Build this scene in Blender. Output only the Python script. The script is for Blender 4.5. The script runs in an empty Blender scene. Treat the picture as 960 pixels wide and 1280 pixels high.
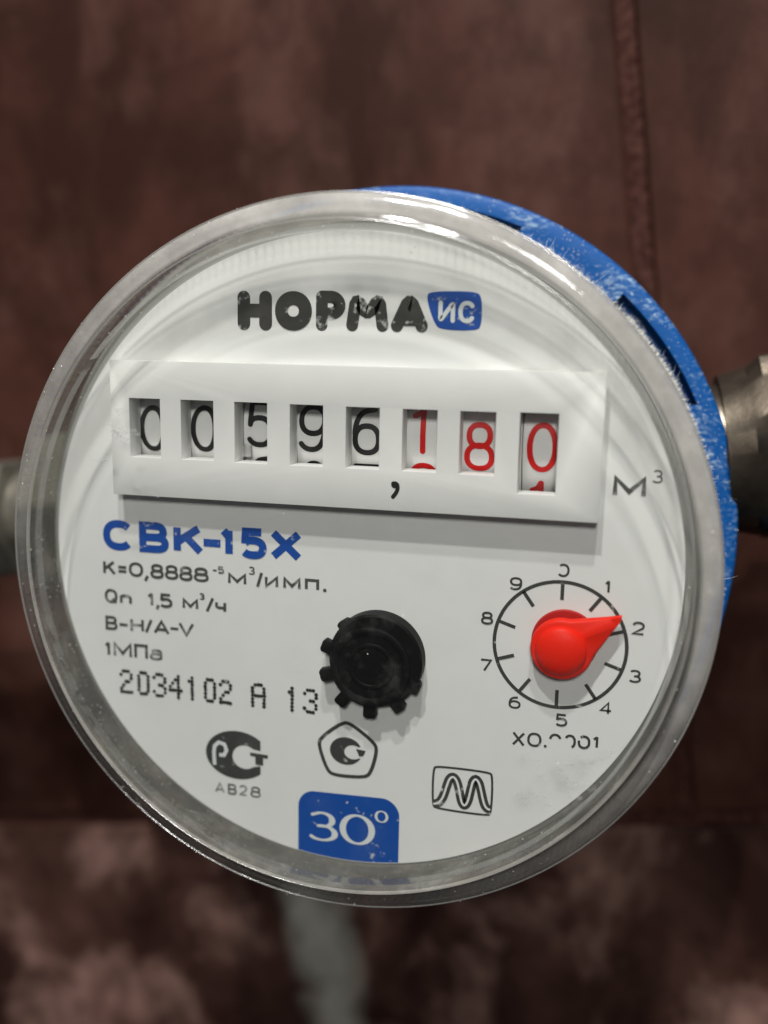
import bpy, bmesh, math, random
from mathutils import Matrix, Vector, noise as mnoise
rnd = random.Random(7)
S = bpy.context.scene
C = S.collection
MM = 0.001
TILT = math.radians(8.0)          # the meter sits turned 8 degrees clockwise on its pipe

# ------------------------------------------------------------------ camera
def d2l(u, v, w):                 # dial coordinates in mm (right, up, out of the dial) -> metres
    return Vector((u * MM, -w * MM, v * MM))
ROOT = Matrix.Rotation(TILT, 4, 'Y')
def d2w(u, v, w):
    return ROOT @ d2l(u, v, w)
cam_d = bpy.data.cameras.new('camera')
cam = bpy.data.objects.new('camera', cam_d)
C.objects.link(cam)
right = ROOT.to_3x3() @ (d2l(0.97302, 0.01887, -0.22993) * 1000)
down = ROOT.to_3x3() @ (d2l(0.05910, -0.98378, 0.16935) * 1000)
fwd = ROOT.to_3x3() @ (d2l(-0.22300, -0.17837, -0.95836) * 1000)
cm = Matrix.Identity(4)
for i in range(3):
    cm[i][0] = right[i]; cm[i][1] = -down[i]; cm[i][2] = -fwd[i]
cm.translation = d2w(25.62, 23.23, 88.73)
cam.matrix_world = cm
cam_d.sensor_fit = 'HORIZONTAL'
cam_d.sensor_width = 36.0
cam_d.lens = 36.0 * 1202.8 / 960.0
cam_d.clip_start = 0.005
cam_d.clip_end = 10.0
cam_d.dof.use_dof = True
cam_d.dof.focus_distance = 0.0985
cam_d.dof.aperture_fstop = 14.0
S.camera = cam

# ------------------------------------------------------------------ light
W = bpy.data.worlds.new('World')
S.world = W
W.use_nodes = True
W.node_tree.nodes['Background'].inputs[0].default_value = (0.92, 0.95, 1.0, 1)
W.node_tree.nodes['Background'].inputs[1].default_value = 0.055

def area(name, loc, target, size, power, col):
    l = bpy.data.lights.new(name, 'AREA')
    l.shape = 'DISK'; l.size = size; l.energy = power; l.color = col
    o = bpy.data.objects.new(name, l); C.objects.link(o)
    o.location = loc
    o.rotation_euler = (Vector(target) - Vector(loc)).to_track_quat('-Z', 'Y').to_euler()
    return o
area('room_lamp', d2w(80, 225, 440), d2w(0, 0, -5), 0.09, 1.30, (1.0, 0.98, 0.955))
area('ceiling_bulb', d2w(-45, 525, 280), d2w(0, 0, -5), 0.020, 3.5, (1.0, 0.985, 0.965))
area('ceiling_bulb', d2w(45, 550, 222), d2w(0, 0, -5), 0.020, 3.5, (1.0, 0.985, 0.965))
S.view_settings.view_transform = 'Standard'
S.view_settings.look = 'None'
S.view_settings.exposure = 0.13
S.view_settings.gamma = 1.0
S.cycles.use_denoising = True
S.cycles.max_bounces = 12
S.cycles.transparent_max_bounces = 24
S.cycles.caustics_reflective = False
S.cycles.caustics_refractive = False

# ------------------------------------------------------------------ materials
class NT:
    def __init__(s, name):
        s.m = bpy.data.materials.new(name); s.m.use_nodes = True
        s.t = s.m.node_tree; s.t.nodes.clear()
        s.out = s.n('ShaderNodeOutputMaterial')
    def n(s, typ, **kw):
        x = s.t.nodes.new(typ)
        for k, v in kw.items(): setattr(x, k, v)
        return x
    def l(s, a, b): s.t.links.new(a, b)
    def noise(s, scale, detail=6, rough=0.55, dist=0.0, vec=None):
        x = s.n('ShaderNodeTexNoise')
        x.inputs['Scale'].default_value = scale; x.inputs['Detail'].default_value = detail
        x.inputs['Roughness'].default_value = rough; x.inputs['Distortion'].default_value = dist
        s.l(vec if vec is not None else s.obj(), x.inputs['Vector'])
        return x.outputs['Fac']
    def obj(s):
        if not hasattr(s, '_tc'): s._tc = s.n('ShaderNodeTexCoord')
        return s._tc.outputs['Object']
    def map(s, scale, loc=(0, 0, 0), rot=(0, 0, 0)):
        x = s.n('ShaderNodeMapping'); s.l(s.obj(), x.inputs[0])
        x.inputs['Scale'].default_value = scale; x.inputs['Location'].default_value = loc
        x.inputs['Rotation'].default_value = rot
        return x.outputs[0]
    def ramp(s, f, stops):
        x = s.n('ShaderNodeValToRGB'); e = x.color_ramp.elements
        while len(e) < len(stops): e.new(0.5)
        for k, (p, c) in zip(e, stops):
            k.position = p; k.color = (c, c, c, 1) if not hasattr(c, '__len__') else (*c, 1)
        s.l(f, x.inputs[0])
        return x.outputs[0]
    def mixc(s, f, a, b):
        x = s.n('ShaderNodeMix', data_type='RGBA')
        for k, v in ((0, f), (6, a), (7, b)):
            if hasattr(v, 'links'): s.l(v, x.inputs[k])
            elif hasattr(v, '__len__'): x.inputs[k].default_value = (*v, 1)
            else: x.inputs[k].default_value = v
        return x.outputs[2]
    def math(s, op, a, b=0.0):
        x = s.n('ShaderNodeMath', operation=op)
        for k, v in ((0, a), (1, b)):
            if hasattr(v, 'links'): s.l(v, x.inputs[k])
            else: x.inputs[k].default_value = v
        return x.outputs[0]
    def bump(s, h, strength, dist):
        x = s.n('ShaderNodeBump'); x.inputs['Strength'].default_value = strength
        x.inputs['Distance'].default_value = dist
        s.l(h, x.inputs['Height'])
        return x.outputs[0]
    def pbr(s, col, rough=0.5, metal=0.0, spec=0.5, normal=None, sss=0.0, coat=0.0):
        b = s.n('ShaderNodeBsdfPrincipled')
        for k, v in (('Base Color', col), ('Roughness', rough), ('Metallic', metal), ('Specular IOR Level', spec), ('Coat Weight', coat)):
            if hasattr(v, 'links'): s.l(v, b.inputs[k])
            elif hasattr(v, '__len__'): b.inputs[k].default_value = (*v, 1)
            else: b.inputs[k].default_value = v
        if normal is not None: s.l(normal, b.inputs['Normal'])
        return b.outputs[0]
    def mixs(s, f, a, b):
        x = s.n('ShaderNodeMixShader')
        if hasattr(f, 'links'): s.l(f, x.inputs[0])
        else: x.inputs[0].default_value = f
        s.l(a, x.inputs[1]); s.l(b, x.inputs[2])
        return x.outputs[0]
    def facing(s, lo, hi, power=4.0):      # grazing-angle reflectance, the same from both sides of a thin sheet
        lw = s.n('ShaderNodeLayerWeight'); lw.inputs['Blend'].default_value = 0.5
        p = s.math('POWER', lw.outputs['Facing'], power)
        return s.math('ADD', s.math('MULTIPLY', p, hi - lo), lo)
    def done(s, sh): s.l(sh, s.out.inputs[0]); return s.m

def mat_plastic(name, col, rough, var=0.05, bump=0.15, spec=0.4):
    t = NT(name)
    f = t.noise(260, 5)
    c2 = tuple(x * (1 - var) for x in col)
    c = t.mixc(t.ramp(f, [(0.35, 0.0), (0.7, 1.0)]), col, c2)
    return t.done(t.pbr(c, rough, spec=spec, normal=t.bump(t.noise(1500, 3), bump, 0.00008)))

M = {}
M['dial'] = mat_plastic('dial_white', (0.73, 0.73, 0.722), 0.5, 0.035, 0.05, 0.25)
M['block'] = mat_plastic('counter_white', (0.75, 0.747, 0.735), 0.42, 0.04, 0.1, 0.35)
M['drum'] = mat_plastic('drum_white', (0.84, 0.835, 0.825), 0.4, 0.05, 0.08, 0.4)
M['housing'] = mat_plastic('housing_grey', (0.30, 0.30, 0.29), 0.5)
M['pinion'] = mat_plastic('pinion_grey', (0.36, 0.36, 0.35), 0.5)

def mat_ink(name, col, wear=0.60, scale=900, paper=(0.62, 0.63, 0.61), spread=0.10):
    t = NT(name)
    f = t.noise(scale, 4, 0.6)
    g = t.noise(scale * 0.22, 3)
    s_ = t.math('ADD', t.math('MULTIPLY', f, 0.7), t.math('MULTIPLY', g, 0.3))
    c = t.mixc(t.ramp(s_, [(wear, 0.0), (min(1, wear + spread), 1.0)]), col, paper)
    return t.done(t.pbr(c, 0.5, spec=0.3))
M['ink_grey'] = mat_ink('ink_grey', (0.040, 0.039, 0.037), 0.555, 800)
M['ink_small'] = mat_ink('ink_small_print', (0.070, 0.068, 0.064), 0.545, 500, spread=0.2)
M['ink_mark'] = mat_ink('ink_mark', (0.045, 0.046, 0.043), 0.59, 900)
M['ink_dot'] = mat_ink('ink_dot_print', (0.026, 0.025, 0.024), 0.66, 1200)
M['ink_blue'] = mat_ink('ink_blue', (0.010, 0.068, 0.33), 0.58, 1000)
M['ink_blue_tab'] = mat_ink('ink_blue_tab', (0.004, 0.066, 0.33), 0.61, 1100, spread=0.06)
M['ink_white'] = mat_ink('ink_white', (0.66, 0.69, 0.70), 0.72, 900, paper=(0.2, 0.3, 0.55))
M['digit_black'] = mat_ink('digit_black', (0.012, 0.012, 0.012), 0.74, 700)
M['digit_red'] = mat_ink('digit_red', (0.66, 0.008, 0.007), 0.74, 700)

t = NT('red_plastic')
M['red'] = t.done(t.pbr(t.mixc(t.noise(300), (0.82, 0.022, 0.008), (0.74, 0.016, 0.006)), 0.45, spec=0.15, normal=t.bump(t.noise(1200, 3), 0.1, 0.0001)))
t = NT('dark_red_plastic')
M['red_base'] = t.done(t.pbr((0.42, 0.010, 0.008), 0.45))
t = NT('black_gloss_plastic')
f = t.ramp(t.noise(420, 6, 0.6), [(0.52, 0.0), (0.72, 1.0)])
M['black'] = t.done(t.pbr(t.mixc(f, (0.004, 0.004, 0.004), (0.030, 0.030, 0.028)), t.mixc(f, (0.5,) * 3, (0.8,) * 3), spec=0.12, normal=t.bump(t.noise(500, 3), 0.2, 0.0002)))

# clear plastic of the window: what is not mirrored passes through; a very thin film of grime
t = NT('clear_pane')
tr = t.n('ShaderNodeBsdfTransparent'); tr.inputs[0].default_value = (0.94, 0.945, 0.935, 1)
gl = t.n('ShaderNodeBsdfGlossy'); gl.inputs['Roughness'].default_value = 0.02
fr = t.facing(0.035, 1.0, 2.5)
df = t.n('ShaderNodeBsdfDiffuse'); df.inputs[0].default_value = (0.6, 0.6, 0.58, 1)
grime = t.ramp(t.noise(170, 8, 0.65), [(0.52, 0.0), (0.65, 0.010), (0.9, 0.10)])
M['pane'] = t.done(t.mixs(fr, t.mixs(grime, tr.outputs[0], df.outputs[0]), gl.outputs[0]))

# moulded rim: milky clear plastic, dustier on the side that faces up
t = NT('milky_rim')
tr = t.n('ShaderNodeBsdfTransparent'); tr.inputs[0].default_value = (0.93, 0.935, 0.915, 1)
gs = t.n('ShaderNodeBsdfGlass'); gs.inputs['IOR'].default_value = 1.18; gs.inputs['Roughness'].default_value = 0.08
gs.inputs['Color'].default_value = (0.95, 0.95, 0.93, 1)
df = t.n('ShaderNodeBsdfDiffuse'); tl = t.n('ShaderNodeBsdfTranslucent')
dc = t.mixc(t.ramp(t.noise(300, 7, 0.6), [(0.35, 0.0), (0.7, 1.0)]), (0.38, 0.37, 0.345), (0.50, 0.48, 0.445))
t.l(dc, df.inputs[0]); t.l(dc, tl.inputs[0])
milk = t.mixs(0.45, df.outputs[0], tl.outputs[0])
sx = t.n('ShaderNodeSeparateXYZ'); t.l(t.obj(), sx.inputs[0])
up = t.n('ShaderNodeMapRange'); t.l(t.math('ADD', sx.outputs['Z'], t.math('MULTIPLY', sx.outputs['X'], 0.6)), up.inputs[0])
for k_, v_ in ((1, -0.034), (2, 0.030), (3, 0.20), (4, 2.2)): up.inputs[k_].default_value = v_
rr_ = t.math('SQRT', t.math('ADD', t.math('MULTIPLY', sx.outputs['X'], sx.outputs['X']), t.math('MULTIPLY', sx.outputs['Z'], sx.outputs['Z'])))
# frosted shoulder between the polished step and the clear flank
ro_ = t.ramp(t.math('DIVIDE', t.math('SUBTRACT', rr_, 0.034), 0.003), [(0.16, 0.10), (0.32, 1.0), (0.83, 1.0), (0.88, 0.12)])
dust = t.math('MULTIPLY', t.ramp(t.noise(240, 8, 0.62), [(0.30, 0.28), (0.62, 0.42), (0.80, 0.7)]), t.math('MULTIPLY', up.outputs[0], ro_))
gl = t.n('ShaderNodeBsdfGlossy'); gl.inputs['Roughness'].default_value = 0.10
nb = t.bump(t.noise(700, 5), 0.15, 0.0002)
t.l(nb, gl.inputs['Normal']); t.l(nb, gs.inputs['Normal'])
fr = t.facing(0.05, 0.7, 4.0)
clear = t.mixs(0.12, tr.outputs[0], gs.outputs[0])
RIM_SH = (t.mixs(fr, t.mixs(dust, clear, milk), gl.outputs[0]))
M['rim'] = t.done(RIM_SH)
t = NT('dusty_inner_wall')
tr = t.n('ShaderNodeBsdfTransparent'); tr.inputs[0].default_value = (0.93, 0.935, 0.915, 1)
df = t.n('ShaderNodeBsdfDiffuse'); tl = t.n('ShaderNodeBsdfTranslucent')
dc = t.mixc(t.ramp(t.noise(260, 7, 0.6), [(0.35, 0.0), (0.7, 1.0)]), (0.40, 0.40, 0.37), (0.56, 0.53, 0.47))
t.l(dc, df.inputs[0]); t.l(dc, tl.inputs[0])
sx = t.n('ShaderNodeSeparateXYZ'); t.l(t.obj(), sx.inputs[0])
dn = t.n('ShaderNodeMapRange'); t.l(t.math('ADD', sx.outputs['Z'], t.math('MULTIPLY', sx.outputs['X'], 0.4)), dn.inputs[0])
for k_, v_ in ((1, -0.026), (2, 0.024), (3, 1.0), (4, 0.04)): dn.inputs[k_].default_value = v_
M['wall_dusty'] = t.done(t.mixs(t.math('MULTIPLY', t.ramp(t.noise(180, 8, 0.65), [(0.34, 0.30), (0.55, 0.45), (0.75, 0.9)]), dn.outputs[0]), tr.outputs[0], t.mixs(0.4, df.outputs[0], tl.outputs[0])))
t = NT('painted_glint')  # pale bead colour standing in for light refracted along the rim edges
gl = t.n('ShaderNodeBsdfGlossy'); gl.inputs['Roughness'].default_value = 0.2
df = t.n('ShaderNodeBsdfDiffuse'); df.inputs[0].default_value = (0.42, 0.40, 0.37, 1)
tr = t.n('ShaderNodeBsdfTransparent')
M['edge'] = t.done(t.mixs(0.4, t.mixs(0.5, df.outputs[0], tr.outputs[0]), gl.outputs[0]))

# blue ring: scratched, with pale lime flecks
t = NT('scratched_blue')
a = t.noise(900, 6, 0.7, 0.6, t.map((1.0, 1.0, 2.6), rot=(0, 0.6, 0)))
b = t.noise(180, 4)
fl = t.ramp(t.math('ADD', t.math('MULTIPLY', a, 0.65), t.math('MULTIPLY', b, 0.35)), [(0.525, 0.0), (0.58, 0.25), (0.65, 0.85)])
base = t.mixc(t.noise(120), (0.0003, 0.044, 0.165), (0.0006, 0.056, 0.21))
M['blue'] = t.done(t.pbr(t.mixc(fl, base, (0.28, 0.38, 0.46)), t.mixc(fl, (0.45,) * 3, (0.8,) * 3), spec=0.15, normal=t.bump(a, 0.3, 0.0002)))

t = NT('nickel_brass')
a = t.noise(220, 7, 0.6)
M['metal'] = t.done(t.pbr(t.mixc(t.ramp(a, [(0.35, 0.0), (0.7, 1.0)]), (0.125, 0.105, 0.080), (0.055, 0.043, 0.032)), t.mixc(a, (0.26,) * 3, (0.5,) * 3), metal=0.9, normal=t.bump(a, 0.3, 0.0004)))
t = NT('lit_nickel_brass')  # paler copy of the coupling metal: brighter light on the left painted in
a = t.noise(220, 7, 0.6)
M['metal_pale'] = t.done(t.pbr(t.mixc(t.ramp(a, [(0.35, 0.0), (0.7, 1.0)]), (0.19, 0.178, 0.145), (0.095, 0.087, 0.07)), t.mixc(a, (0.36,) * 3, (0.6,) * 3), metal=0.7, normal=t.bump(a, 0.3, 0.0004)))
t = NT('pale_lint')
M['lint'] = t.done(t.pbr((0.55, 0.54, 0.47), 0.9, spec=0.1))
t = NT('pale_dust')
M['dust'] = t.done(t.pbr((0.62, 0.60, 0.55), 0.8, spec=0.3))
t = NT('grime_film')
tr = t.n('ShaderNodeBsdfTransparent'); df = t.n('ShaderNodeBsdfDiffuse'); df.inputs[0].default_value = (0.33, 0.33, 0.32, 1)
M['film'] = t.done(t.mixs(t.ramp(t.noise(1400, 5), [(0.38, 0.05), (0.68, 0.5)]), tr.outputs[0], df.outputs[0]))

def mat_tile(name, dark, mid, light, seed, scale, amount, rough, streaks=()):
    t = NT(name)
    v = t.map((1.1, 1.0, 0.85), loc=(seed, seed * 0.7, seed * 1.3))
    big = t.noise(scale, 6, 0.6, 0.4, v)
    fine = t.noise(scale * 5, 5, 0.6, 0.2, v)
    blot = t.noise(scale * 1.5, 6, 0.62, 0.3, t.map((1.15, 1, 0.8), loc=(seed * 2, 3, seed)))
    c = t.mixc(t.ramp(big, [(0.38, 0.0), (0.60, 1.0)]), dark, mid)
    c = t.mixc(t.math('MULTIPLY', t.ramp(blot, [(0.50, 0.0), (0.66, 1.0)]), amount), c, light)
    c = t.mixc(t.ramp(fine, [(0.48, 0.0), (0.72, 0.55)]), c, dark)
    if streaks:                                  # lime run-off dried on the tile
        sx = t.n('ShaderNodeSeparateXYZ'); t.l(t.obj(), sx.inputs[0])
        wob = t.math('MULTIPLY', t.math('SUBTRACT', t.noise(60, 4), 0.5), 0.016)
        for x0, hw, k in streaks:
            d = t.math('ABSOLUTE', t.math('SUBTRACT', t.math('ADD', sx.outputs['X'], wob), x0))
            m = t.math('MULTIPLY', t.ramp(t.math('DIVIDE', d, hw), [(0.25, 1.0), (1.0, 0.0)]), t.ramp(t.noise(45, 5), [(0.30, 0.3), (0.6, 1.0)]))
            c = t.mixc(t.math('MULTIPLY', m, k), c, (0.27, 0.275, 0.24))
    return t.done(t.pbr(c, t.mixc(fine, (rough,) * 3, (rough + 0.2,) * 3), spec=0.05, normal=t.bump(t.noise(scale * 2.2, 4), 0.10, 0.002)))
M['tile_up'] = mat_tile('brown_marbled_tile', (0.021, 0.0080, 0.0058), (0.043, 0.0170, 0.0120), (0.074, 0.037, 0.028), 1.7, 38, 0.45, 0.45)
M['tile_low'] = mat_tile('mottled_border_tile', (0.018, 0.0075, 0.006), (0.062, 0.030, 0.024), (0.20, 0.118, 0.096), 4.3, 34, 0.8, 0.42, ((-0.0300, 0.0065, 1.0),))
t = NT('red_brown_grout')
M['grout'] = t.done(t.pbr(t.mixc(t.ramp(t.noise(900, 5), [(0.4, 0.0), (0.65, 1.0)]), (0.022, 0.0065, 0.005), (0.055, 0.023, 0.017)), 0.9, spec=0.1, normal=t.bump(t.noise(1500, 5), 0.6, 0.0005)))

# ------------------------------------------------------------------ mesh helpers
def link(name, verts, faces, mat, parent=None, smooth=False):
    me = bpy.data.meshes.new(name)
    me.from_pydata(verts, [], faces); me.validate(); me.update()
    if smooth:
        me.polygons.foreach_set('use_smooth', [True] * len(me.polygons))
    me.materials.append(M[mat])
    o = bpy.data.objects.new(name, me); C.objects.link(o)
    if parent: o.parent = parent
    return o
def from_bm(name, bm, mat, parent=None, smooth=False):
    me = bpy.data.meshes.new(name); bm.to_mesh(me); bm.free()
    if smooth: me.polygons.foreach_set('use_smooth', [True] * len(me.polygons))
    me.materials.append(M[mat])
    o = bpy.data.objects.new(name, me); C.objects.link(o)
    if parent: o.parent = parent
    return o
def sharp(o, deg=35):
    me = o.data
    me.polygons.foreach_set('use_smooth', [True] * len(me.polygons))
    me.set_sharp_from_angle(angle=math.radians(deg))
    return o
def empty(name, parent=None):
    o = bpy.data.objects.new(name, None); C.objects.link(o); o.empty_display_size = 0.01
    if parent: o.parent = parent
    return o

def lathe(name, prof, mat, parent, n=192, closed=True, rad=None, cu=0.0, cv=0.0, deg=30):
    """prof: list of (r, w) in mm around the dial axis; rad(i, k, r) may change a radius"""
    V = []; Fc = []
    m = len(prof)
    for i in range(n):
        a = 2 * math.pi * i / n
        for k, (r, w) in enumerate(prof):
            rr, ww = (rad(a, i, k, r, w) if rad else (r, w))
            V.append(d2l(cu + rr * math.cos(a), cv + rr * math.sin(a), ww))
    for i in range(n):
        j = (i + 1) % n
        for k in range(m if closed else m - 1):
            q = (k + 1) % m
            Fc.append((i * m + k, j * m + k, j * m + q, i * m + q))
    o = link(name, V, Fc, mat, parent)
    bm = bmesh.new(); bm.from_mesh(o.data)
    bmesh.ops.remove_doubles(bm, verts=bm.verts, dist=1e-7)
    bmesh.ops.recalc_face_normals(bm, faces=bm.faces)
    bm.to_mesh(o.data); bm.free()
    return sharp(o, deg)

def circle(cu, cv, r, n=128, a0=0.0):
    return [(cu + r * math.cos(a0 + 2 * math.pi * i / n), cv + r * math.sin(a0 + 2 * math.pi * i / n)) for i in range(n)]
def rect(x0, x1, y0, y1):
    return [(x0, y0), (x1, y0), (x1, y1), (x0, y1)]

def plate(name, outer, holes, w_top, w_bot, mat, parent, bevel=0.0):
    """a flat plate of the outline with real holes, from w_bot to w_top (mm)"""
    bm = bmesh.new()
    edges = []
    for loop in [outer] + holes:
        vs = [bm.verts.new(d2l(x, y, w_top)) for x, y in loop]
        for i in range(len(vs)):
            edges.append(bm.edges.new((vs[i], vs[(i + 1) % len(vs)])))
    bmesh.ops.triangle_fill(bm, use_beauty=True, use_dissolve=False, edges=edges)
    top = list(bm.faces)
    r = bmesh.ops.extrude_face_region(bm, geom=top)
    vs = [g for g in r['geom'] if isinstance(g, bmesh.types.BMVert)]
    bmesh.ops.translate(bm, verts=vs, vec=d2l(0, 0, w_bot) - d2l(0, 0, w_top))
    bmesh.ops.recalc_face_normals(bm, faces=bm.faces)
    if bevel:
        bmesh.ops.dissolve_limit(bm, angle_limit=0.01, verts=bm.verts, edges=bm.edges)
        es = [e for e in bm.edges if len(e.link_faces) == 2 and e.calc_face_angle(0) > 1.0]
        bmesh.ops.bevel(bm, geom=es, offset=bevel * MM, segments=2, profile=0.5, affect='EDGES', clamp_overlap=True)
    o = from_bm(name, bm, mat, parent)
    return sharp(o, 40)

# ------------------------------------------------------------------ stroke lettering
def arc(cx, cy, rx, ry, a0, a1, n=18, e=2.3):
    o = []
    for i in range(n + 1):
        a = math.radians(a0 + (a1 - a0) * i / n)
        c, s = math.cos(a), math.sin(a)
        o.append((cx + rx * math.copysign(abs(c) ** (2 / e), c), cy + ry * math.copysign(abs(s) ** (2 / e), s)))
    return o
O_ = (arc(.5, .5, .5, .5, 0, 360, 36)[:-1], True)
def ln(*p): return (list(p), False)
G = {
 '0': [O_], 'O': [O_], 'О': [O_], 'o': [O_],
 '1': [ln((.72, 0), (.72, 1)), ln((.74, .985), (0, .74))],
 '2': [(arc(.5, .70, .48, .30, 165, -35, 16) + [(0, 0), (1, 0)], False)],
 '3': [(arc(.47, .75, .43, .25, 150, -90, 16) + [(.40, .5)], False), (arc(.47, .26, .5, .26, 88, -150, 18), False)],
 '4': [ln((.72, 0), (.72, 1), (0, .27), (1, .27))],
 '5': [ln((.9, 1), (.10, 1), (.06, .48)), ([(.06, .52), (.2, .62)] + arc(.46, .32, .52, .32, 95, -145, 18), False)],
 '6': [(arc(.5, .31, .5, .31, 0, 360, 26)[:-1], True), ([(.80, 1)] + arc(.62, .40, .62, .58, 100, 178, 10), False)],
 '7': [ln((0, 1), (1, 1), (.35, 0))],
 '8': [(arc(.5, .76, .42, .24, 0, 360, 26)[:-1], True), (arc(.5, .27, .5, .27, 0, 360, 28)[:-1], True)],
 '9': [(arc(.5, .69, .5, .31, 0, 360, 26)[:-1], True), (arc(.42, .50, .58, .5, 0, -135, 14), False), ln((1, .70), (1, .48))],
 'C': [(arc(.5, .5, .5, .5, 40, 320, 30), False)],
 'B': [([(0, .5), (0, 1)] + arc(.60, .755, .32, .245, 90, -90, 12), True), ([(0, .5), (0, 0)] + arc(.62, .25, .38, .25, -90, 90, 12), True)],
 'K': [ln((0, 0), (0, 1)), ln((.08, .42), (.93, 1)), ln((.38, .62), (1, 0))],
 'X': [ln((0, 0), (1, 1)), ln((0, 1), (1, 0))],
 '-': [ln((0, .5), (1, .5))], '=': [ln((0, .95), (1, .95)), ln((0, .15), (1, .15))],
 ',': [ln((.7, 1), (.2, 0))], '.': [ln((0, .5), (1, .5))], '/': [ln((0, 0), (1, 1))],
 'M': [ln((0, 0), (0, 1), (.5, .22), (1, 1), (1, 0))],
 'И': [ln((0, 1), (0, 0), (1, 1), (1, 0))],
 'П': [ln((0, 0), (0, 1), (1, 1), (1, 0))],
 'ч': [([(0, 1), (0, .62)] + arc(.5, .62, .5, .24, 180, 270, 6) + [(1, .38)], False), ln((1, 1), (1, 0))],
 'n': [ln((0, 0), (0, 1)), ([(0, .7)] + arc(.5, .62, .5, .38, 130, 0, 10) + [(1, 0)], False)],
 'Q': [O_, ln((.62, .28), (1, -.05))],
 'H': [ln((0, 0), (0, 1)), ln((1, 0), (1, 1)), ln((0, .5), (1, .5))],
 'A': [ln((0, 0), (.5, 1), (1, 0)), ln((.2, .3), (.8, .3))],
 'V': [ln((0, 1), (.5, 0), (1, 1))],
 'a': [(arc(.5, .30, .5, .30, 0, 360, 22)[:-1], True), ([(.08, .86)] + arc(.55, .72, .45, .28, 110, 0, 9) + [(1, 0)], False)],
 'P': [ln((0, 0), (0, 1)), ([(0, 1), (.45, 1)] + arc(.55, .69, .45, .31, 90, -90, 14) + [(0, .38)], False)],
}
for a_, b_ in (('С', 'C'), ('В', 'B'), ('К', 'K'), ('М', 'M'), ('м', 'M'), ('и', 'И'), ('п', 'П'), ('Н', 'H'), ('А', 'A'), ('а', 'a'), ('Р', 'P')):
    G[a_] = G[b_]

class Ink:
    """flat print collected into one mesh; every stroke lies a hair above the one before"""
    def __init__(s, w, dw=0.010): s.V = []; s.F = []; s.w = w; s.dw = dw; s.k = 0; s.place = None
    def put(s, x, y):
        w = s.w + s.dw * (s.k % 5)
        s.V.append(s.place(x, y, s.dw * (s.k % 5)) if s.place else d2l(x, y, w)); return len(s.V) - 1
    def poly(s, pts):
        s.k += 1
        s.F.append(tuple(s.put(x, y) for x, y in pts))
    def strip(s, A, B, closed=False):
        s.k += 1
        a = [s.put(*q) for q in A]; b = [s.put(*q) for q in B]
        n = len(a)
        for i in range(n if closed else n - 1):
            j = (i + 1) % n
            s.F.append((a[i], a[j], b[j], b[i]))
    def stroke(s, P, wd, closed=False, cap='butt', wfun=None):
        P = [Vector(p) for p in P]
        Q = [P[0]]
        for p in P[1:]:
            if (p - Q[-1]).length > 1e-4: Q.append(p)
        if closed and (Q[0] - Q[-1]).length < 1e-4: Q.pop()
        if cap == 'round' and not closed and not s.place and not wfun:
            for it in range(2):                      # soften sharp corners
                R = [Q[0]]
                for a, b, c in zip(Q, Q[1:], Q[2:]):
                    e1 = min(wd * .40 / (it + 1), (a - b).length * .4); e2 = min(wd * .40 / (it + 1), (c - b).length * .4)
                    R += [b + (a - b).normalized() * e1, b + (c - b).normalized() * e2]
                Q = R + [Q[-1]]
        if s.place:                                  # follow the curve of the drum
            R = [Q[0]]
            for p in Q[1:]:
                m = max(1, int((p - R[-1]).length / .3)); a = R[-1]
                R += [a.lerp(p, (k + 1) / m) for k in range(m)]
            Q = R
        n = len(Q)
        if n < 2: return
        A = []; B = []
        for i in range(n):
            a = Q[(i - 1) % n] if (closed or i > 0) else None
            b = Q[(i + 1) % n] if (closed or i < n - 1) else None
            d1 = (Q[i] - a).normalized() if a is not None else None
            d2 = (b - Q[i]).normalized() if b is not None else None
            d1 = d1 or d2; d2 = d2 or d1
            n1 = Vector((-d1.y, d1.x)); n2 = Vector((-d2.y, d2.x))
            m = n1 + n2
            if m.length < 1e-3: m = n1
            m.normalize()
            k = 1.0 / max(0.62, m.dot(n1))
            h = wd / 2
            if wfun: h = wfun((d1 + d2).normalized()) / 2
            p = Q[i]
            if cap == 'butt' or closed or (a is not None and b is not None):
                A.append(p + m * h * k); B.append(p - m * h * k)
            else:
                ring = [0, 20, 40, 60, 78]
                seq = ring[::-1] if a is None else ring
                d = -d1 if a is None else d1
                for r in seq:
                    r = math.radians(r)
                    A.append(p + d * h * math.sin(r) + n1 * h * math.cos(r)); B.append(p + d * h * math.sin(r) - n1 * h * math.cos(r))
        s.strip([tuple(x) for x in A], [tuple(x) for x in B], closed)
    def glyph(s, ch, x0, x1, y0, y1, sw, cap='butt', strokes=None, wfun=None):
        h = sw / 2
        for pts, cl in (strokes or G[ch]):
            P = [(x0 + h + px * max(x1 - x0 - sw, 0.01), y0 + h + py * max(y1 - y0 - sw, 0.005)) for px, py in pts]
            s.stroke(P, sw, cl, cap, wfun)
    def run(s, items, sw, cap='butt', dy=0.0):
        for ch, x0, x1, y0, y1 in items:
            if ch in '-=': 
                G_ = G[ch]
                ym = (y0 + y1) / 2; hh = (y1 - y0) / 2
                ys = [ym] if ch == '-' else [ym + hh * .75, ym - hh * .75]
                for y in ys: s.stroke([(x0, y), (x1, y)], sw, False, 'butt')
            elif ch == '.':
                s.poly(circle((x0 + x1) / 2, y0 + sw * .55, sw * .62, 10))
            elif ch == ',':
                s.stroke([(x1, y1), (x0 + .05, y0)], sw, False, 'butt')
            else:
                s.glyph(ch, x0, x1, y0, y1, sw, cap)
    def build(s, name, mat, parent): return link(name, s.V, s.F, mat, parent)

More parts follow.
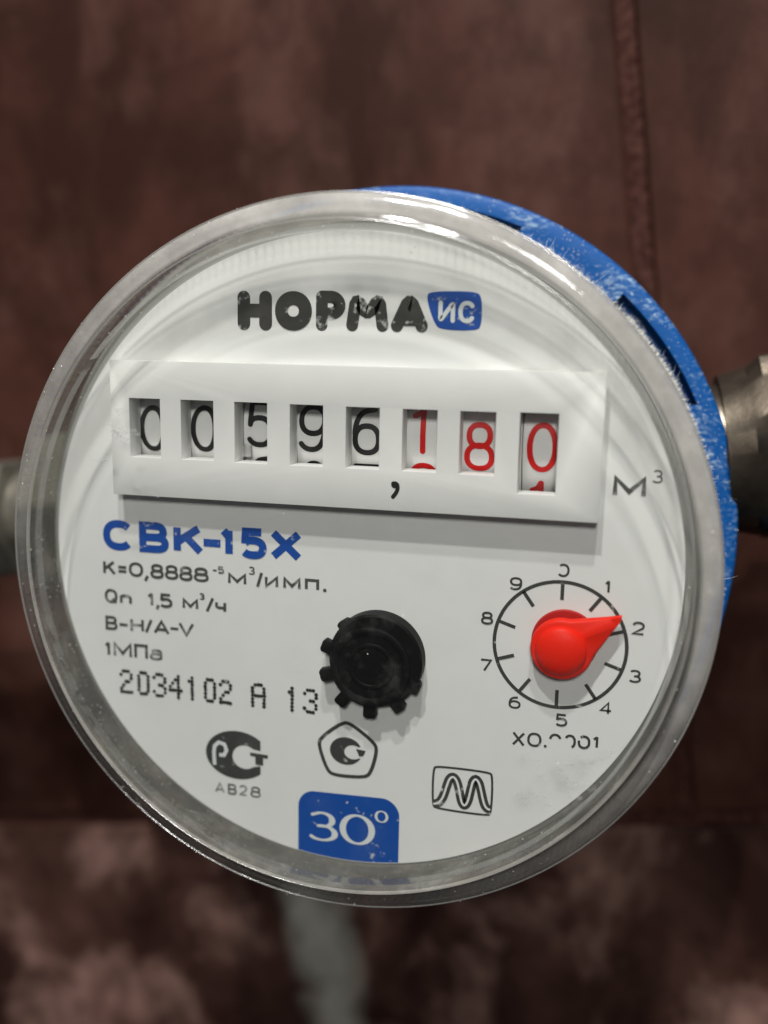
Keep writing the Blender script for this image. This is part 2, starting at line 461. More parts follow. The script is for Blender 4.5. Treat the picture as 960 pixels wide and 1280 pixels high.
def chaikin(P, n=2, q=0.18):
    for it in range(n):
        R = []
        for i in range(len(P)):
            a = Vector(P[i]); b = Vector(P[(i + 1) % len(P)])
            R += [tuple(a.lerp(b, q if it == 0 else .25)), tuple(a.lerp(b, 1 - q if it == 0 else .75))]
        P = R
    return P

# ------------------------------------------------------------------ the wall
WALL_Y = 0.060
wall = link('wall', [(-0.36, WALL_Y + .0009, -0.44), (0.30, WALL_Y + .0009, -0.44), (0.30, WALL_Y + .0009, 0.36), (-0.36, WALL_Y + .0009, 0.36),
                     (-0.36, WALL_Y + .03, -0.44), (0.30, WALL_Y + .03, -0.44), (0.30, WALL_Y + .03, 0.36), (-0.36, WALL_Y + .03, 0.36)],
            [(0, 1, 2, 3), (5, 4, 7, 6), (0, 4, 5, 1), (2, 6, 7, 3), (1, 5, 6, 2), (0, 3, 7, 4)], 'grout')
wall['kind'] = 'structure'
def tile(x0, x1, z0, z1, mat, lift=0.0):
    bm = bmesh.new()
    bmesh.ops.create_cube(bm, size=1.0)
    for v in bm.verts:
        v.co = Vector(((x0 + x1) / 2 + v.co.x * (x1 - x0), WALL_Y + .0045 - lift + v.co.y * .009, (z0 + z1) / 2 + v.co.z * (z1 - z0)))
    bmesh.ops.bevel(bm, geom=[e for e in bm.edges if all(v.co.y < WALL_Y + .002 for v in e.verts)], offset=.0009, segments=3, profile=.6, affect='EDGES')
    return sharp(from_bm('tile', bm, mat, wall), 50)
JX, JZ, g = 0.0336, -0.0562, 0.0013
tile(JX - .200, JX - g, JZ + g, JZ + .300, 'tile_up', 0.0003)
tile(JX + g, JX + .200, JZ + g, JZ + .300, 'tile_up', 0.0)
tile(JX - .290, JX - .200 - 2 * g, JZ + g, JZ + .300, 'tile_up', 0.0002)
tile(-0.190, 0.108, JZ - .200, JZ - g, 'tile_low', 0.0)
tile(0.108 + 2 * g, 0.25, JZ - .200, JZ - g, 'tile_low', 0.0002)

# ------------------------------------------------------------------ the water meter
meter = empty('water_meter')
meter.rotation_euler = (0, TILT, 0)
meter['label'] = 'round water meter with white dial under a dusty clear cover and blue collar'
meter['category'] = 'water meter'
DW = -5.464                                        # the dial's plane

# brass body behind, hidden for the most part
lathe('body', [(0.01, -25.5), (33.0, -25.5), (36.5, -31.0), (36.5, -38.0), (30.0, -46.0), (18.0, -50.0), (0.01, -50.0)], 'metal', meter, 96, closed=False)
# housing of the counter
lathe('housing', [(34.3, -6.1), (34.3, -25.0), (0.01, -25.0), (0.01, -24.4), (33.0, -24.4), (33.0, -6.1)], 'housing', meter, 128)

# blue collar with rectangular slots in its front edge
slots = [(25.5, 47.0), (68.5, 82.0), (-30.0, 2.5), (118, 140), (165, 187), (212, 234)]
def inslot(deg):
    deg = (deg + 60) % 360 - 60
    return any(a <= deg <= b for a, b in slots)
def blue_rad(a, i, k, r, w):
    if inslot(math.degrees(a)) and k in (1, 2):
        return (r, w - 2.2)
    return (r, w)
lathe('collar', [(35.2, -30.0), (35.2, -25.6), (38.75, -25.6), (38.8, -25.6), (40.1, -25.6), (40.55, -25.85), (40.75, -26.4), (40.75, -33.0), (37.0, -34.5)], 'blue', meter, 720, rad=blue_rad, deg=40)

# clear cover: flat pane plus a milky knurled rim
cover = empty('cover', meter)
def disc(name, r, w, mat, parent, n=128):
    V = [d2l(0, 0, w)] + [d2l(x, y, w) for x, y in circle(0, 0, r, n)]
    return link(name, V, [(0, 1 + i, 1 + (i + 1) % n) for i in range(n)], mat, parent)
pane = lathe('pane', [(0.01, 0.0), (32.8, 0.0), (33.0, -0.1), (33.0, -1.35), (32.8, -1.45), (0.01, -1.45)], 'pane', cover, 160, closed=False, deg=12)  # stops short of the rim: gap added so lamp light draws bright arcs
NK = 250
def rim_rad(a, i, k, r, w):
    up_ = i % 4 in (1, 2)
    if k in KN: return (r + (0.12 if up_ else -0.12), w)
    if k in KC: return (r, w + (0.03 if up_ else -0.03))
    return (r, w)
rim_prof = [(34.0, -0.25), (34.12, -0.45), (34.2, -0.95), (34.6, -1.25), (35.5, -1.42), (36.2, -1.6), (36.62, -2.05), (36.70, -2.9), (36.62, -3.1), (36.72, -3.3), (36.82, -9.0), (36.4, -9.5),
            (34.8, -9.5)]
KN = (9, 10); KC = ()
lathe('rim', rim_prof, 'rim', cover, NK * 4, closed=False, rad=rim_rad, deg=35)
lathe('inner_wall', [(33.62, -0.05), (33.75, 0.0), (33.92, -0.03), (33.97, -0.25), (33.97, -5.3), (33.7, -5.4)], 'wall_dusty', cover, 160, closed=False, deg=50)
lathe('rim_glint_bead', [(33.99 + .07 * math.cos(q), -.10 + .07 * math.sin(q)) for q in [k * math.pi / 4 for k in range(8)]], 'edge', cover, 200, deg=80)  # added bead: painted bright line where the front edge catches light
lathe('lip_glint_bead', [(36.68 + .09 * math.cos(q), -2.12 + .09 * math.sin(q)) for q in [k * math.pi / 4 for k in range(8)]], 'edge', cover, 200, deg=80)  # added bead: painted bright outline of refracted light round the lip

lathe('skirt_flange', [(34.4, -9.7), (36.5, -9.7), (36.5, -10.4), (34.4, -10.4)], 'housing', cover, 128)
# dial plate with an opening for the counter
dial = plate('dial_plate', circle(0, 0, 33.55, 160), [rect(-24.6, 24.2, 7.2, 19.2)], DW, DW - 0.9, 'dial', meter)

P0 = DW + 0.02
# ---- brand lettering
i_ = Ink(P0)
SW = 1.22
for ch, x0, x1, y0, y1 in [('Н', -12.04, -8.33, 23.7, 27.66), ('О', -8.08, -4.02, 23.7, 27.7), ('Р', -3.68, -0.61, 23.76, 27.72), ('М', -0.52, 3.8, 23.79, 27.72), ('А', 4.04, 7.75, 23.8, 27.75)]:
    st = None
    if ch == 'О': st = [(arc(.5, .5, .47, .48, 0, 360, 36, 2.1)[:-1], True)]
    if ch == 'А': st = [ln((0, 0), (.5, 1), (1, 0)), ln((.25, .22), (.75, .22)), ln((.35, .45), (.65, .45))]
    if ch == 'М': st = [ln((0, 0), (.12, 1), (.5, .32), (.88, 1), (1, 0))]
    if ch == 'Р': st = [ln((0, 0), (0, 1)), ([(0, 1), (.4, 1)] + arc(.5, .70, .5, .30, 90, -90, 12, 2.0) + [(0, .40)], False)]
    i_.glyph(ch, x0, x1, y0, y1, SW * (1.12 if ch in 'НО' else 1.0), 'round', st)
i_.build('brand_lettering', 'ink_grey', dial)
i_ = Ink(P0)
i_.poly(chaikin([(7.28, 27.74), (12.98, 27.78), (13.04, 24.01), (8.57, 24.09)], 3, 0.13))
badge = i_.build('brand_badge', 'ink_blue', dial)
i_ = Ink(P0 + .03)
i_.glyph('И', 8.75, 10.4, 24.75, 26.85, 0.42, 'round'); i_.glyph('С', 10.72, 12.4, 24.75, 26.85, 0.42, 'round')
i_.build('badge_lettering', 'ink_white', dial)
# ---- model line and technical lines
i_ = Ink(P0)
i_.run([('C', -28.05, -24.28, -0.42, 3.02), ('B', -23.71, -20.2, -0.38, 3.05), ('K', -19.64, -16.1, -0.33, 3.08), ('-', -16.15, -14.2, 0.85, 1.5), ('5', -11.98, -8.92, -0.25, 3.14), ('X', -8.65, -5.01, -0.2, 3.18)], 0.86)
i_.glyph('1', -14.3, -12.55, -0.3, 3.11, 0.86)
i_.build('model_lettering', 'ink_blue', dial)
i_ = Ink(P0)
i_.run([('К', -28.18, -26.62, -3.26, -1.59), ('=', -26.33, -25.36, -2.85, -2.18), ('0', -25.07, -23.33, -3.26, -1.59), (',', -23.17, -22.79, -3.61, -3.02), ('8', -22.48, -20.86, -3.26, -1.59), ('8', -20.76, -19.15, -3.26, -1.59), ('8', -19.06, -17.47, -3.26, -1.59), ('8', -17.37, -15.6, -3.26, -1.59), ('м', -13.39, -11.28, -3.25, -1.92), ('/', -10.19, -9.38, -3.42, -1.51), ('и', -9.2, -7.67, -3.25, -1.92), ('м', -7.13, -5.17, -3.25, -1.92), ('п', -4.73, -3.14, -3.25, -1.92), ('.', -2.79, -2.26, -3.24, -2.99)], 0.335)
i_.run([('-', -15.13, -14.67, -1.86, -1.76), ('5', -14.55, -13.8, -2.12, -1.3), ('3', -11.05, -10.3, -2.0, -1.08)], 0.18)
i_.build('pulse_lettering', 'ink_small', dial)
i_ = Ink(P0)
i_.run([('Q', -28.1, -26.53, -6.5, -4.84), ('n', -26.25, -24.79, -6.5, -5.31), ('1', -22.95, -22.05, -6.5, -4.85), (',', -21.85, -21.6, -6.74, -6.24), ('5', -21.45, -19.89, -6.49, -4.85), ('м', -18.75, -16.87, -6.48, -5.18), ('/', -16.03, -15.0, -6.64, -4.77), ('ч', -14.91, -13.61, -6.48, -5.18)], 0.335)
i_.run([('3', -16.76, -16.1, -5.26, -4.45)], 0.18)
i_.build('flow_lettering', 'ink_small', dial)
i_ = Ink(P0)
i_.run([('В', -28.12, -26.64, -9.62, -7.98), ('-', -26.4, -25.36, -8.93, -8.8), ('H', -25.07, -23.42, -9.6, -7.96), ('/', -23.32, -22.35, -9.66, -7.86), ('A', -22.26, -20.33, -9.58, -7.94), ('-', -20.24, -19.29, -8.87, -8.74), ('V', -19.29, -17.39, -9.55, -7.92)], 0.33)
i_.build('class_lettering', 'ink_small', dial)
i_ = Ink(P0)
i_.run([('1', -28.33, -27.53, -12.72, -10.95), ('М', -27.24, -24.96, -12.72, -10.95), ('П', -24.68, -23.01, -12.70, -10.93), ('а', -22.83, -21.27, -12.70, -11.35)], 0.335)
i_.build('pressure_lettering', 'ink_small', dial)
# ---- dot-matrix serial
DM = {'2': '01110 10001 00001 00110 01000 10000 11111', '0': '01110 10001 10001 10001 10001 10001 01110', '3': '01110 10001 00001 00110 00001 10001 01110',
      '4': '00010 00110 01010 10010 11111 00010 00010', '1': '00100 01100 00100 00100 00100 00100 00100', 'A': '01110 10001 10001 11111 10001 10001 10001'}
i_ = Ink(P0)
for ch, x0, x1 in [('2', -26.57, -24.98), ('0', -24.39, -22.92), ('3', -22.53, -20.87), ('4', -20.59, -18.94), ('1', -18.6, -16.95), ('0', -16.37, -14.94), ('2', -14.57, -13.06), ('A', -10.82, -9.15), ('1', -6.9, -5.3), ('3', -4.85, -3.23)]:
    for r, row in enumerate(DM[ch].split()):
        for q, on in enumerate(row):
            if on == '1':
                cx = x0 + .17 + (x1 - x0 - .34) * q / 4 + rnd.uniform(-.02, .02)
                cy = -14.28 - 2.46 * r / 6 + rnd.uniform(-.02, .02)
                i_.poly(circle(cx, cy, rnd.uniform(.205, .24), 10))
i_.build('serial_lettering', 'ink_dot', dial)
# ---- conformity marks
def ell(cx, cy, a, b, a0, a1, n):
    return [(cx + a * math.cos(math.radians(a0 + (a1 - a0) * i / n)), cy + b * math.sin(math.radians(a0 + (a1 - a0) * i / n))) for i in range(n + 1)]
i_ = Ink(P0)
outer = ell(-12.5, -22.74, 3.74, 2.84, 43, 317, 40)
inner = [(-9.77, -21.95)] + ell(-11.59, -22.87, 1.48, 1.38, 50, 310, 38) + [(-9.77, -23.72)]
i_.strip(outer, inner)
i_.poly([(-10.98, -22.22), (-8.9, -22.3), (-8.9, -22.72), (-9.45, -22.72), (-9.45, -23.6), (-10.38, -23.65), (-10.38, -22.68), (-10.98, -22.62)])
i_.build('conformity_mark', 'ink_mark', dial)
i_ = Ink(P0 + .03)
i_.stroke([(-15.20, -24.2), (-15.27, -22.7), (-15.17, -21.95), (-14.68, -21.46), (-14.0, -21.62), (-13.76, -22.3), (-14.05, -22.9), (-14.62, -22.95)], 0.42, False, 'butt')
i_.build('mark_letter', 'ink_white', dial)
i_ = Ink(P0)
i_.run([('A', -15.19, -14.03, -27.51, -26.24), ('B', -13.65, -12.6, -27.51, -26.24), ('2', -12.31, -11.36, -27.51, -26.23), ('8', -10.98, -9.75, -27.52, -26.22)], 0.21)
i_.build('mark_code_lettering', 'ink_small', dial)
i_ = Ink(P0)
i_.stroke(chaikin([(-0.02, -17.15), (3.60, -19.72), (2.66, -23.5), (-1.92, -23.72), (-3.28, -19.86)], 3, 0.14), 0.40, True)
outer = ell(-0.02, -20.72, 1.78, 1.56, 12, 348, 34)
outer = [(min(x, 1.70), y) for x, y in ell(0.0, -20.72, 1.80, 1.57, 25, 335, 34)]
inner = [(1.70, -20.05)] + ell(0.79, -20.78, .97, .80, 55, 305, 32) + [(1.70, -21.35)]
i_.strip(outer, inner)
i_.poly([(1.12, -20.34), (2.18, -20.44), (2.10, -20.72), (1.90, -21.1), (1.46, -21.14), (1.32, -20.75)])
i_.build('pentagon_mark', 'ink_mark', dial)
i_ = Ink(P0)
i_.stroke(chaikin([(9.58, -21.2), (15.90, -21.2), (15.90, -26.1), (9.62, -26.0)], 3, 0.07), 0.24, True)
wave = [(9.72, -25.55), (10.3, -25.4), (10.72, -24.75), (11.15, -23.25), (11.45, -22.45), (11.77, -22.15), (12.1, -22.4), (12.36, -23.2), (12.66, -24.6), (12.84, -25.15), (13.02, -25.35), (13.22, -25.1), (13.42, -24.5), (13.66, -23.0), (13.84, -22.35), (14.08, -22.08), (14.36, -22.4), (14.62, -23.1), (15.0, -24.5), (15.25, -25.1), (15.55, -25.35), (15.80, -25.4)]
def smooth(P, n=4):
    o = []
    for k in range(len(P) - 1):
        p0, p1, p2, p3 = (Vector(P[max(0, min(len(P) - 1, k + d))]) for d in (-1, 0, 1, 2))
        for q in range(n):
            f = q / n
            o.append(tuple(.5 * (2 * p1 + (p2 - p0) * f + (2 * p0 - 5 * p1 + 4 * p2 - p3) * f * f + (3 * p1 - p0 - 3 * p2 + p3) * f ** 3)))
    return o + [P[-1]]
wave = smooth([(9.72, -25.50), (10.25, -25.32), (10.72, -24.6), (11.12, -23.2), (11.36, -22.5), (11.72, -22.2), (12.08, -22.5), (12.36, -23.3), (12.62, -24.5), (12.78, -25.0), (13.02, -25.25), (13.26, -25.0), (13.46, -24.4), (13.68, -23.2), (13.84, -22.5), (14.14, -22.15), (14.48, -22.5), (14.70, -23.2), (15.0, -24.4), (15.22, -25.0), (15.5, -25.3), (15.78, -25.36)])
i_.stroke(wave, .96, False, 'butt')
i_.build('wave_mark', 'ink_mark', dial)
i_ = Ink(P0 + .03)
i_.stroke(wave, 0.22, False, 'butt')
i_.build('wave_mark_line', 'dial', dial)
# ---- blue temperature tab
i_ = Ink(P0)
tab = [(-5.36, -33.02), (-5.36, -27.9)] + ell(-3.5, -27.75, 1.86, 1.9, 180, 95, 10) + ell(4.05, -27.65, 2.0, 2.0, 88, 0, 10) + [(6.05, -32.90)]
for q in range(11):
    a = math.atan2(-32.9, 6.05) + (math.atan2(-33.02, -5.36) - math.atan2(-32.9, 6.05)) * (q + .5) / 11.5
    tab.append((33.45 * math.cos(a), 33.45 * math.sin(a)))
i_.poly(tab)
i_.build('temperature_tab', 'ink_blue_tab', dial)
i_ = Ink(P0 + .03)
def serif(thin, thick):
    return lambda d: thin + (thick - thin) * abs(d.y) ** 1.5
for ch, x0, x1, y0, y1, st in [
        ('3', -4.15, -0.9, -31.65, -28.08, [([(0.08, .90)] + arc(.47, .75, .40, .25, 110, -90, 18, 2.0) + [(.3, .5)], False), ([(.3, .515)] + arc(.45, .27, .53, .27, 90, -140, 20, 2.0), False)]),
        ('0', -0.42, 3.22, -31.5, -27.85, [(arc(.5, .5, .5, .5, 0, 360, 40, 2.0)[:-1], True)])]:
    i_.glyph(ch, x0, x1, y0, y1, .36, 'round', st, serif(.24, .72))
i_.glyph('o', 3.38, 4.80, -28.5, -27.05, .2, 'butt', [(arc(.5, .5, .5, .5, 0, 360, 30, 2.0)[:-1], True)], serif(.13, .3))
i_.build('temperature_lettering', 'ink_white', dial)
# ---- cubic metre sign
i_ = Ink(P0)
i_.glyph('М', 26.26, 29.37, 8.52, 10.61, .46)
i_.build('unit_lettering', 'ink_small', dial)
i_ = Ink(P0)
i_.glyph('3', 29.85, 30.84, 10.1, 11.35, .15)
i_.build('unit_exponent', 'ink_small', dial)
# ---- small dial scale
SX, SY, SR = 22.02, -6.775, 6.56
i_ = Ink(P0)
i_.stroke(circle(SX, SY, SR - .02, 96), .36, True)
for d in range(10):
    a = math.radians(90 - 36 * d)
    c_, s_ = math.cos(a), math.sin(a)
    i_.stroke([(SX + (SR - .05) * c_, SY + (SR - .05) * s_), (SX + (SR - 1.85) * c_, SY + (SR - 1.85) * s_)], .36)
i_.build('scale_ring', 'ink_mark', dial)
i_ = Ink(P0)
for d, dx, dy in [(0, -.02, 7.72), (1, 4.35, 6.4), (2, 7.5, 2.45), (3, 7.5, -2.5), (4, 4.9, -6.1), (5, .6, -7.85), (6, -4.2, -6.5), (7, -7.3, -2.8), (8, -7.35, 2.2), (9, -4.6, 6.0)]:
    hw = .62 if d != 1 else .3
    st = [(arc(.5, .5, .5, .5, -140, 130, 26), False)] if d == 0 else None
    i_.glyph(str(d), SX + dx - hw, SX + dx + hw, SY + dy - .68, SY + dy + .68, .23, 'butt', st)
i_.build('scale_numerals', 'ink_mark', dial)
i_ = Ink(P0)
i_.run([('X', 17.72, 19.05, -17.93, -16.37), ('0', 19.27, 20.73, -17.83, -16.28), ('.', 21.0, 21.26, -17.74, -17.51), ('1', 25.8, 26.5, -17.30, -15.91)], .25)
i_.glyph('0', 21.46, 22.74, -17.66, -16.15, .25, 'butt', [(arc(.5, .5, .5, .5, 20, 170, 16), False)])
i_.glyph('0', 22.99, 24.18, -17.56, -16.07, .25, 'butt', [(arc(.5, .5, .5, .5, -70, 150, 20), False)])
i_.glyph('0', 24.34, 25.61, -17.46, -15.99, .25, 'butt', [(arc(.5, .5, .5, .5, -190, 130, 26), False)])
i_.build('factor_lettering', 'ink_mark', dial)

# ---- counter block with eight windows
BX0, BX1, BY0, BY1 = -25.55, 25.1, 6.25, 20.40
wins = [(-23.44, -19.93, 10.33, 16.53), (-17.62, -14.0, 10.33, 16.53), (-11.71, -8.17, 10.28, 16.51), (-5.77, -2.27, 10.28, 16.47), (0.08, 3.54, 10.29, 16.43), (5.84, 9.31, 10.28, 16.41), (11.52, 15.01, 10.25, 16.41), (17.27, 20.93, 8.65, 16.48)]
block = plate('counter_frame', rect(BX0, BX1, BY0, BY1), [rect(*w_) for w_ in wins], -3.5, DW + 0.004, 'block', meter, 0.10)
plate('counter_liner', rect(-24.5, 24.1, 7.3, 19.1), [rect(a_ - .03, b_ + .03, c_ - .03, d_ + .03) for a_, b_, c_, d_ in wins], DW + .002, -5.95, 'block', meter)
i_ = Ink(-3.5 + .015)
i_.stroke([(5.05, 9.0), (5.35, 9.05), (5.55, 8.75), (5.45, 8.2), (5.05, 7.65)], .42, False, 'round', None)
i_.poly(circle(5.2, 8.88, .36, 16))
i_.build('decimal_comma', 'digit_black', block)

# ---- eight number drums
DR, DC = 9.5, 13.4
DAX = -6.1 - DR
spec = [('0', -24.1, 13.05, 'digit_black'), ('0', -18.1, 13.25, 'digit_black'), ('5', -11.75, 14.05, 'digit_black'), ('9', -5.95, 13.8, 'digit_black'), ('6', -0.15, 13.72, 'digit_black'),
        ('1', 5.75, 14.15, 'digit_red'), ('8', 11.5, 12.6, 'digit_red'), ('0', 17.75, 12.8, 'digit_red')]
spec = [(c_, x_ + (25.6 - x_) * .0094, v_ + (23.2 - v_) * .0094, m_) for c_, x_, v_, m_ in spec]
n_ = 96
for ch, xl, vc, mt in spec:
    x0 = xl - .42
    nxt = [q[1] for q in spec if q[1] > xl]
    x1 = (min(nxt) - .42 - .09) if nxt else xl + 4.98
    V = []; Fc = []
    for sx, rr in ((x0, DR - 1.5), (x0, DR - .12), (x0 + .12, DR), (x1 - .12, DR), (x1, DR - .12), (x1, DR - 1.5)):
        for q in range(n_):
            a = 2 * math.pi * q / n_
            V.append(d2l(sx, DC + rr * math.sin(a), DAX + rr * math.cos(a)))
    for r in range(5):
        for q in range(n_):
            Fc.append((r * n_ + q, r * n_ + (q + 1) % n_, (r + 1) * n_ + (q + 1) % n_, (r + 1) * n_ + q))
    drum = sharp(link('number_drum', V, Fc, 'drum', meter), 40)
    i_ = Ink(0)
    def on_drum(x, y, lift):
        a = (y - DC) / DR
        return d2l(x, DC + (DR + .02 + lift) * math.sin(a), DAX + (DR + .02 + lift) * math.cos(a))
    i_.place = on_drum
    for k in (-1, 0, 1):
        dg = str((int(ch) - k) % 10)
        yc = vc + 5.94 * k
        wd_ = 3.05
        xa, xb = xl, xl + wd_
        if dg == '1': xa, xb = xl + .35, xl + 1.95
        st = None
        if dg == '1': st = [ln((.82, 0), (.82, 1)), ln((.82, 1), (.55, .86), (.0, .80))]
        if dg == '0': st = [(arc(.5, .5, .5, .5, 0, 360, 40, 2.15)[:-1], True)]
        i_.glyph(dg, xa, xb, yc - 2.5, yc + 2.5, .57, 'round', st)
    i_.build('digits', mt, drum)
bm = bmesh.new(); bmesh.ops.create_cube(bm, size=1)
for v in bm.verts: v.co = d2l(-11.5 + v.co.x * 1.3, 11.2 + v.co.y * 1.25, -6.1 + v.co.z * .5)
bmesh.ops.bevel(bm, geom=list(bm.edges), offset=.0001, segments=1, affect='EDGES')
from_bm('carry_pinion', bm, 'pinion', meter)

# ---- red pointer on the small dial
ptr = empty('pointer', meter)
lathe('pointer_base', [(0.01, DW + .3), (3.2, DW + .3), (3.3, DW + .15), (3.3, DW + .01), (0.01, DW + .01)], 'red_base', ptr, 64, closed=False, cu=22.5, cv=-6.3)
pa = math.atan2(-3.05 + 6.75, 27.95 - 22.30)
PL = math.hypot(27.95 - 22.30, -3.05 + 6.75)
PR = 3.08
def tear(scale, n=96):
    """round hub with a straight tapering blade, tip along +x"""
    pj = math.radians(44)
    hx, hy = PR * math.cos(pj), PR * math.sin(pj)
    o = []
    for i in range(n):
        a = -math.pi + 2 * math.pi * i / n
        if abs(a) >= pj: o.append((PR * scale * math.cos(a), PR * scale * math.sin(a)))
        else:
            f = abs(a) / pj
            o.append(((PL + (hx - PL) * f) * (1 - (1 - scale) * f), math.copysign((.14 + (hy - .14) * f ** 1.06) * scale, a)))
    return o
rings = [(1.0, -4.75), (1.0, -4.05), (.97, -3.88), (.90, -3.80)]
V = []; Fc = []
nT = 96
for sc, w in rings:
    for x, y in tear(sc):
        V.append(d2l(22.30 + x * math.cos(pa) - y * math.sin(pa), -6.75 + x * math.sin(pa) + y * math.cos(pa), w - (0.35 * max(0, (x - 3) / 4) if w > -4.5 else 0)))
for r in range(len(rings) - 1):
    for q in range(nT): Fc.append((r * nT + q, r * nT + (q + 1) % nT, (r + 1) * nT + (q + 1) % nT, (r + 1) * nT + q))
Fc.append(tuple(range((len(rings) - 1) * nT, len(rings) * nT))); Fc.append(tuple(reversed(range(nT))))
sharp(link('pointer_blade', V, Fc, 'red', ptr), 50)
dome = [(0.01, -2.85)] + [(2.5 * math.sin(math.radians(a)), -3.74 + .89 * math.cos(math.radians(a))) for a in range(10, 91, 10)] + [(2.62, -3.95)]
lathe('pointer_cap', dome, 'red', ptr, 64, closed=False, cu=22.22, cv=-6.85, deg=60)

# ---- black star wheel (flow indicator)
star = empty('flow_indicator', meter)
KX, KY = 2.98, -10.18
lathe('indicator_base', [(0.01, -3.70), (4.72, -3.70), (4.97, -3.9), (5.0, DW + .01), (0.01, DW + .01)], 'black', star, 96, closed=False, cu=KX + .46, cv=KY + .50)
WX, WY = 2.90, -10.42
out = []
for k in range(10):
    a0 = math.radians(-164.3 + 36 * k + (1.2 * k if k < 4 else 0))
    hw = math.radians(7.2)
    for da, r in ((-math.radians(18) + .05, 4.15), (-hw * 1.25, 4.2), (-hw, 5.45), (-hw * .6, 5.62), (hw * .6, 5.62), (hw, 5.45), (hw * 1.25, 4.2), (math.radians(18) - .05, 4.15)):
        out.append((WX + r * math.cos(a0 + da), WY + r * math.sin(a0 + da)))
plate('star_wheel', out, [], -3.75, -4.75, 'black', star, 0.06)
lathe('star_rim', [(4.3, -3.74), (4.25, -3.55), (4.1, -3.48), (3.75, -3.48), (3.5, -3.58), (3.4, -3.74)], 'black', star, 96, cu=WX + .05, cv=WY + .05)
lathe('star_ring', [(2.5, -3.72), (2.42, -3.62), (2.25, -3.59), (2.08, -3.62), (2.0, -3.72)], 'black', star, 72, cu=WX + .1, cv=WY + .1)

# ------------------------------------------------------------------ dust, lint and grime on the meter
def blob(V, Fc, p, r, flat=1.0):
    b = len(V)
    q = [Vector((1, 0, 0)), Vector((-1, 0, 0)), Vector((0, flat, 0)), Vector((0, -flat, 0)), Vector((0, 0, 1)), Vector((0, 0, -1))]
    for d in q: V.append(p + d * r * rnd.uniform(.5, 1.2))
    for f in ((0, 2, 4), (2, 1, 4), (1, 3, 4), (3, 0, 4), (2, 0, 5), (1, 2, 5), (3, 1, 5), (0, 3, 5)): Fc.append(tuple(b + x for x in f))
V = []; Fc = []
for q in range(420):
    a = rnd.uniform(0, 2 * math.pi)
    k = rnd.random()
    if k < .45: r, w = 33.82, rnd.uniform(-5.2, -1.6)
    elif k < .7: r, w = rnd.uniform(34.1, 36.7), -1.5
    elif k < .85: r, w = 36.95, rnd.uniform(-8, -2.5)
    else: r, w = 33 * math.sqrt(rnd.random()), 0.01
    if k < .45: a = math.radians(rnd.gauss(205, 55))
    blob(V, Fc, d2l(r * math.cos(a), r * math.sin(a), w), rnd.uniform(.03, .11) * MM * (0.75 if k >= .85 else 1), .6)
o = link('dust', V, Fc, 'dust', cover); o['kind'] = 'stuff'
V2 = V; F2 = Fc
V = []; Fc = []
for q in range(260):
    a = math.radians(rnd.choice((rnd.uniform(-10, 80), rnd.gauss(56, 7), rnd.gauss(20, 10))))
    r = rnd.uniform(36.6, 40.6)
    if inslot(math.degrees(a)) and r < 38.9: continue
    blob(V, Fc, d2l(r * math.cos(a), r * math.sin(a), -25.55), rnd.uniform(.03, .09) * MM, .5)
o = link('collar_dust', V, Fc, 'dust', bpy.data.objects['collar']); o['kind'] = 'stuff'
# lint fringe where the cover meets the collar
V = []; Fc = []
for q in range(1300):
    a = math.radians(rnd.choice((rnd.uniform(15, 50), rnd.uniform(0, 60), rnd.uniform(24, 44), rnd.uniform(24, 44), rnd.gauss(58, 5))))
    r0 = 36.6 + rnd.uniform(0, .3); w0 = rnd.uniform(-9.6, -8.2)
    L = rnd.uniform(.15, .70) if rnd.random() < .985 else rnd.uniform(1.0, 1.9)
    da = rnd.gauss(0, .5); t_ = rnd.uniform(.010, .022)
    p0 = Vector((r0 * math.cos(a), r0 * math.sin(a), w0))
    dr = Vector((math.cos(a + da), math.sin(a + da), rnd.uniform(-.8, .3)))
    p1 = p0 + dr * L * .55 + Vector((rnd.uniform(-.1, .1), rnd.uniform(-.1, .1), 0)); p2 = p0 + dr * L + Vector((rnd.uniform(-.3, .3), rnd.uniform(-.3, .3), 0))
    s1 = Vector((-math.sin(a), math.cos(a), 0)) * t_
    s2 = Vector((0, 0, t_))
    b = len(V)
    for p, k in ((p0, 1.0), (p1, .8)):
        for s_ in (s1 * k, -s1 * .5 * k + s2 * k, -s1 * .5 * k - s2 * k): V.append(d2l(*(p + s_)))
    V.append(d2l(*p2))
    for i in range(3):
        j = (i + 1) % 3
        Fc.append((b + i, b + j, b + 3 + j, b + 3 + i)); Fc.append((b + 3 + i, b + 3 + j, b + 6))
o = link('lint', V, Fc, 'lint', cover); o['kind'] = 'stuff'
# smears left by dried drops on the pane
V = []; Fc = []
for cx, cy, sr, n in ((23.0, -18.6, 2.6, 26), (25.6, -16.6, 1.4, 12), (20.4, -20.6, 1.0, 8), (-22.5, 13.2, .9, 10), (-22.4, 15.3, .5, 4), (-24.6, 10.3, .4, 3)):
    for q in range(n):
        x = cx + rnd.gauss(0, sr * .6); y = cy + rnd.gauss(0, sr * .45); r = rnd.uniform(.15, .55)
        if math.hypot(x, y) > 33: continue
        b = len(V); V.append(d2l(x, y, .03 + .0006 * (b % 40)))
        m = 11; ph = rnd.uniform(0, 6)
        for i in range(m):
            a = 2 * math.pi * i / m
            rr = r * (1 + .35 * math.sin(2 * a + ph) + rnd.uniform(-.25, .25))
            V.append(d2l(x + rr * math.cos(a) * 1.2, y + rr * math.sin(a) * .8, .012 + .0006 * (b % 40)))
        for i in range(m): Fc.append((b, b + 1 + i, b + 1 + (i + 1) % m))
o = link('drop_smears', V, Fc, 'film', cover); o['kind'] = 'stuff'

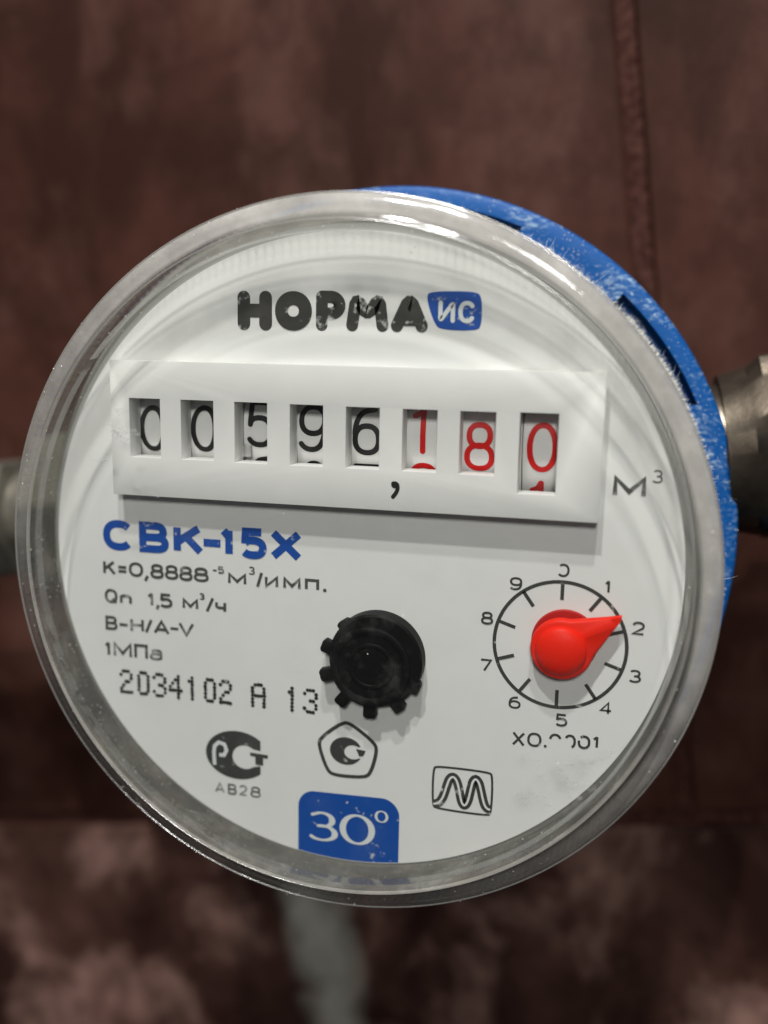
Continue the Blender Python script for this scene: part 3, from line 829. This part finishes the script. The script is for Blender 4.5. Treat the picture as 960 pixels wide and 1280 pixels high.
# ------------------------------------------------------------------ pipe couplings on both sides
PY, PZ = 0.034, 0.0046
def xlathe(name, prof, mat, parent, n=64, hexed=False, rot=0.0):
    V = []; Fc = []
    m = len(prof)
    for i in range(n):
        a = 2 * math.pi * i / n
        for x, r, h in prof:
            k = 1.0
            if h: 
                s_ = (a + rot) % (math.pi / 3) - math.pi / 6
                k = min(1.0 / math.cos(s_), 1.13)
            V.append((x * MM, PY + r * k * math.sin(a) * MM, PZ + r * k * math.cos(a) * MM))
    for i in range(n):
        j = (i + 1) % n
        for k in range(m - 1): Fc.append((i * m + k, j * m + k, j * m + k + 1, i * m + k + 1))
    Fc.append(tuple(i * m for i in range(n))); Fc.append(tuple(i * m + m - 1 for i in reversed(range(n))))
    o = link(name, V, Fc, mat, parent)
    bm = bmesh.new(); bm.from_mesh(o.data); bmesh.ops.recalc_face_normals(bm, faces=bm.faces); bm.to_mesh(o.data); bm.free()
    return sharp(o, 25)
rc = empty('pipe_coupling')
rc['label'] = 'greenish metal union nut on pipe beside the blue collar and slotted edge'; rc['category'] = 'pipe fitting'; rc['group'] = 'pipe couplings either side of the meter'
xlathe('nut', [(40.0, 8.6, 0), (40.0, 9.4, 0), (43.0, 10.1, 0), (44.5, 10.5, 1), (60.0, 10.5, 1), (62.0, 9.8, 0), (62.0, 7.0, 0)], 'metal', rc, 96, rot=.3)
xlathe('tail_pipe', [(36.6, 8.4, 0), (40.2, 8.4, 0)], 'metal', rc)
xlathe('pipe', [(61.9, 7.5, 0), (130.0, 7.5, 0)], 'metal', rc)
lc = empty('pipe_coupling')
lc['label'] = 'slim greenish metal pipe end on the side away from the red pointer'; lc['category'] = 'pipe fitting'; lc['group'] = 'pipe couplings either side of the meter'
xlathe('nut', [(-37.0, 9.0, 0), (-39.0, 10.5, 1), (-50.0, 10.5, 1), (-51.5, 9.0, 0)], 'metal_pale', lc, 96, rot=.3)
xlathe('pipe', [(-51.4, 6.6, 0), (-55.5, 6.6, 0), (-56.0, 8.0, 1), (-64.0, 8.0, 1), (-64.5, 6.4, 0), (-66.5, 6.4, 0), (-67.0, 7.4, 0), (-140.0, 7.4, 0)], 'metal_pale', lc, 96, rot=.52)
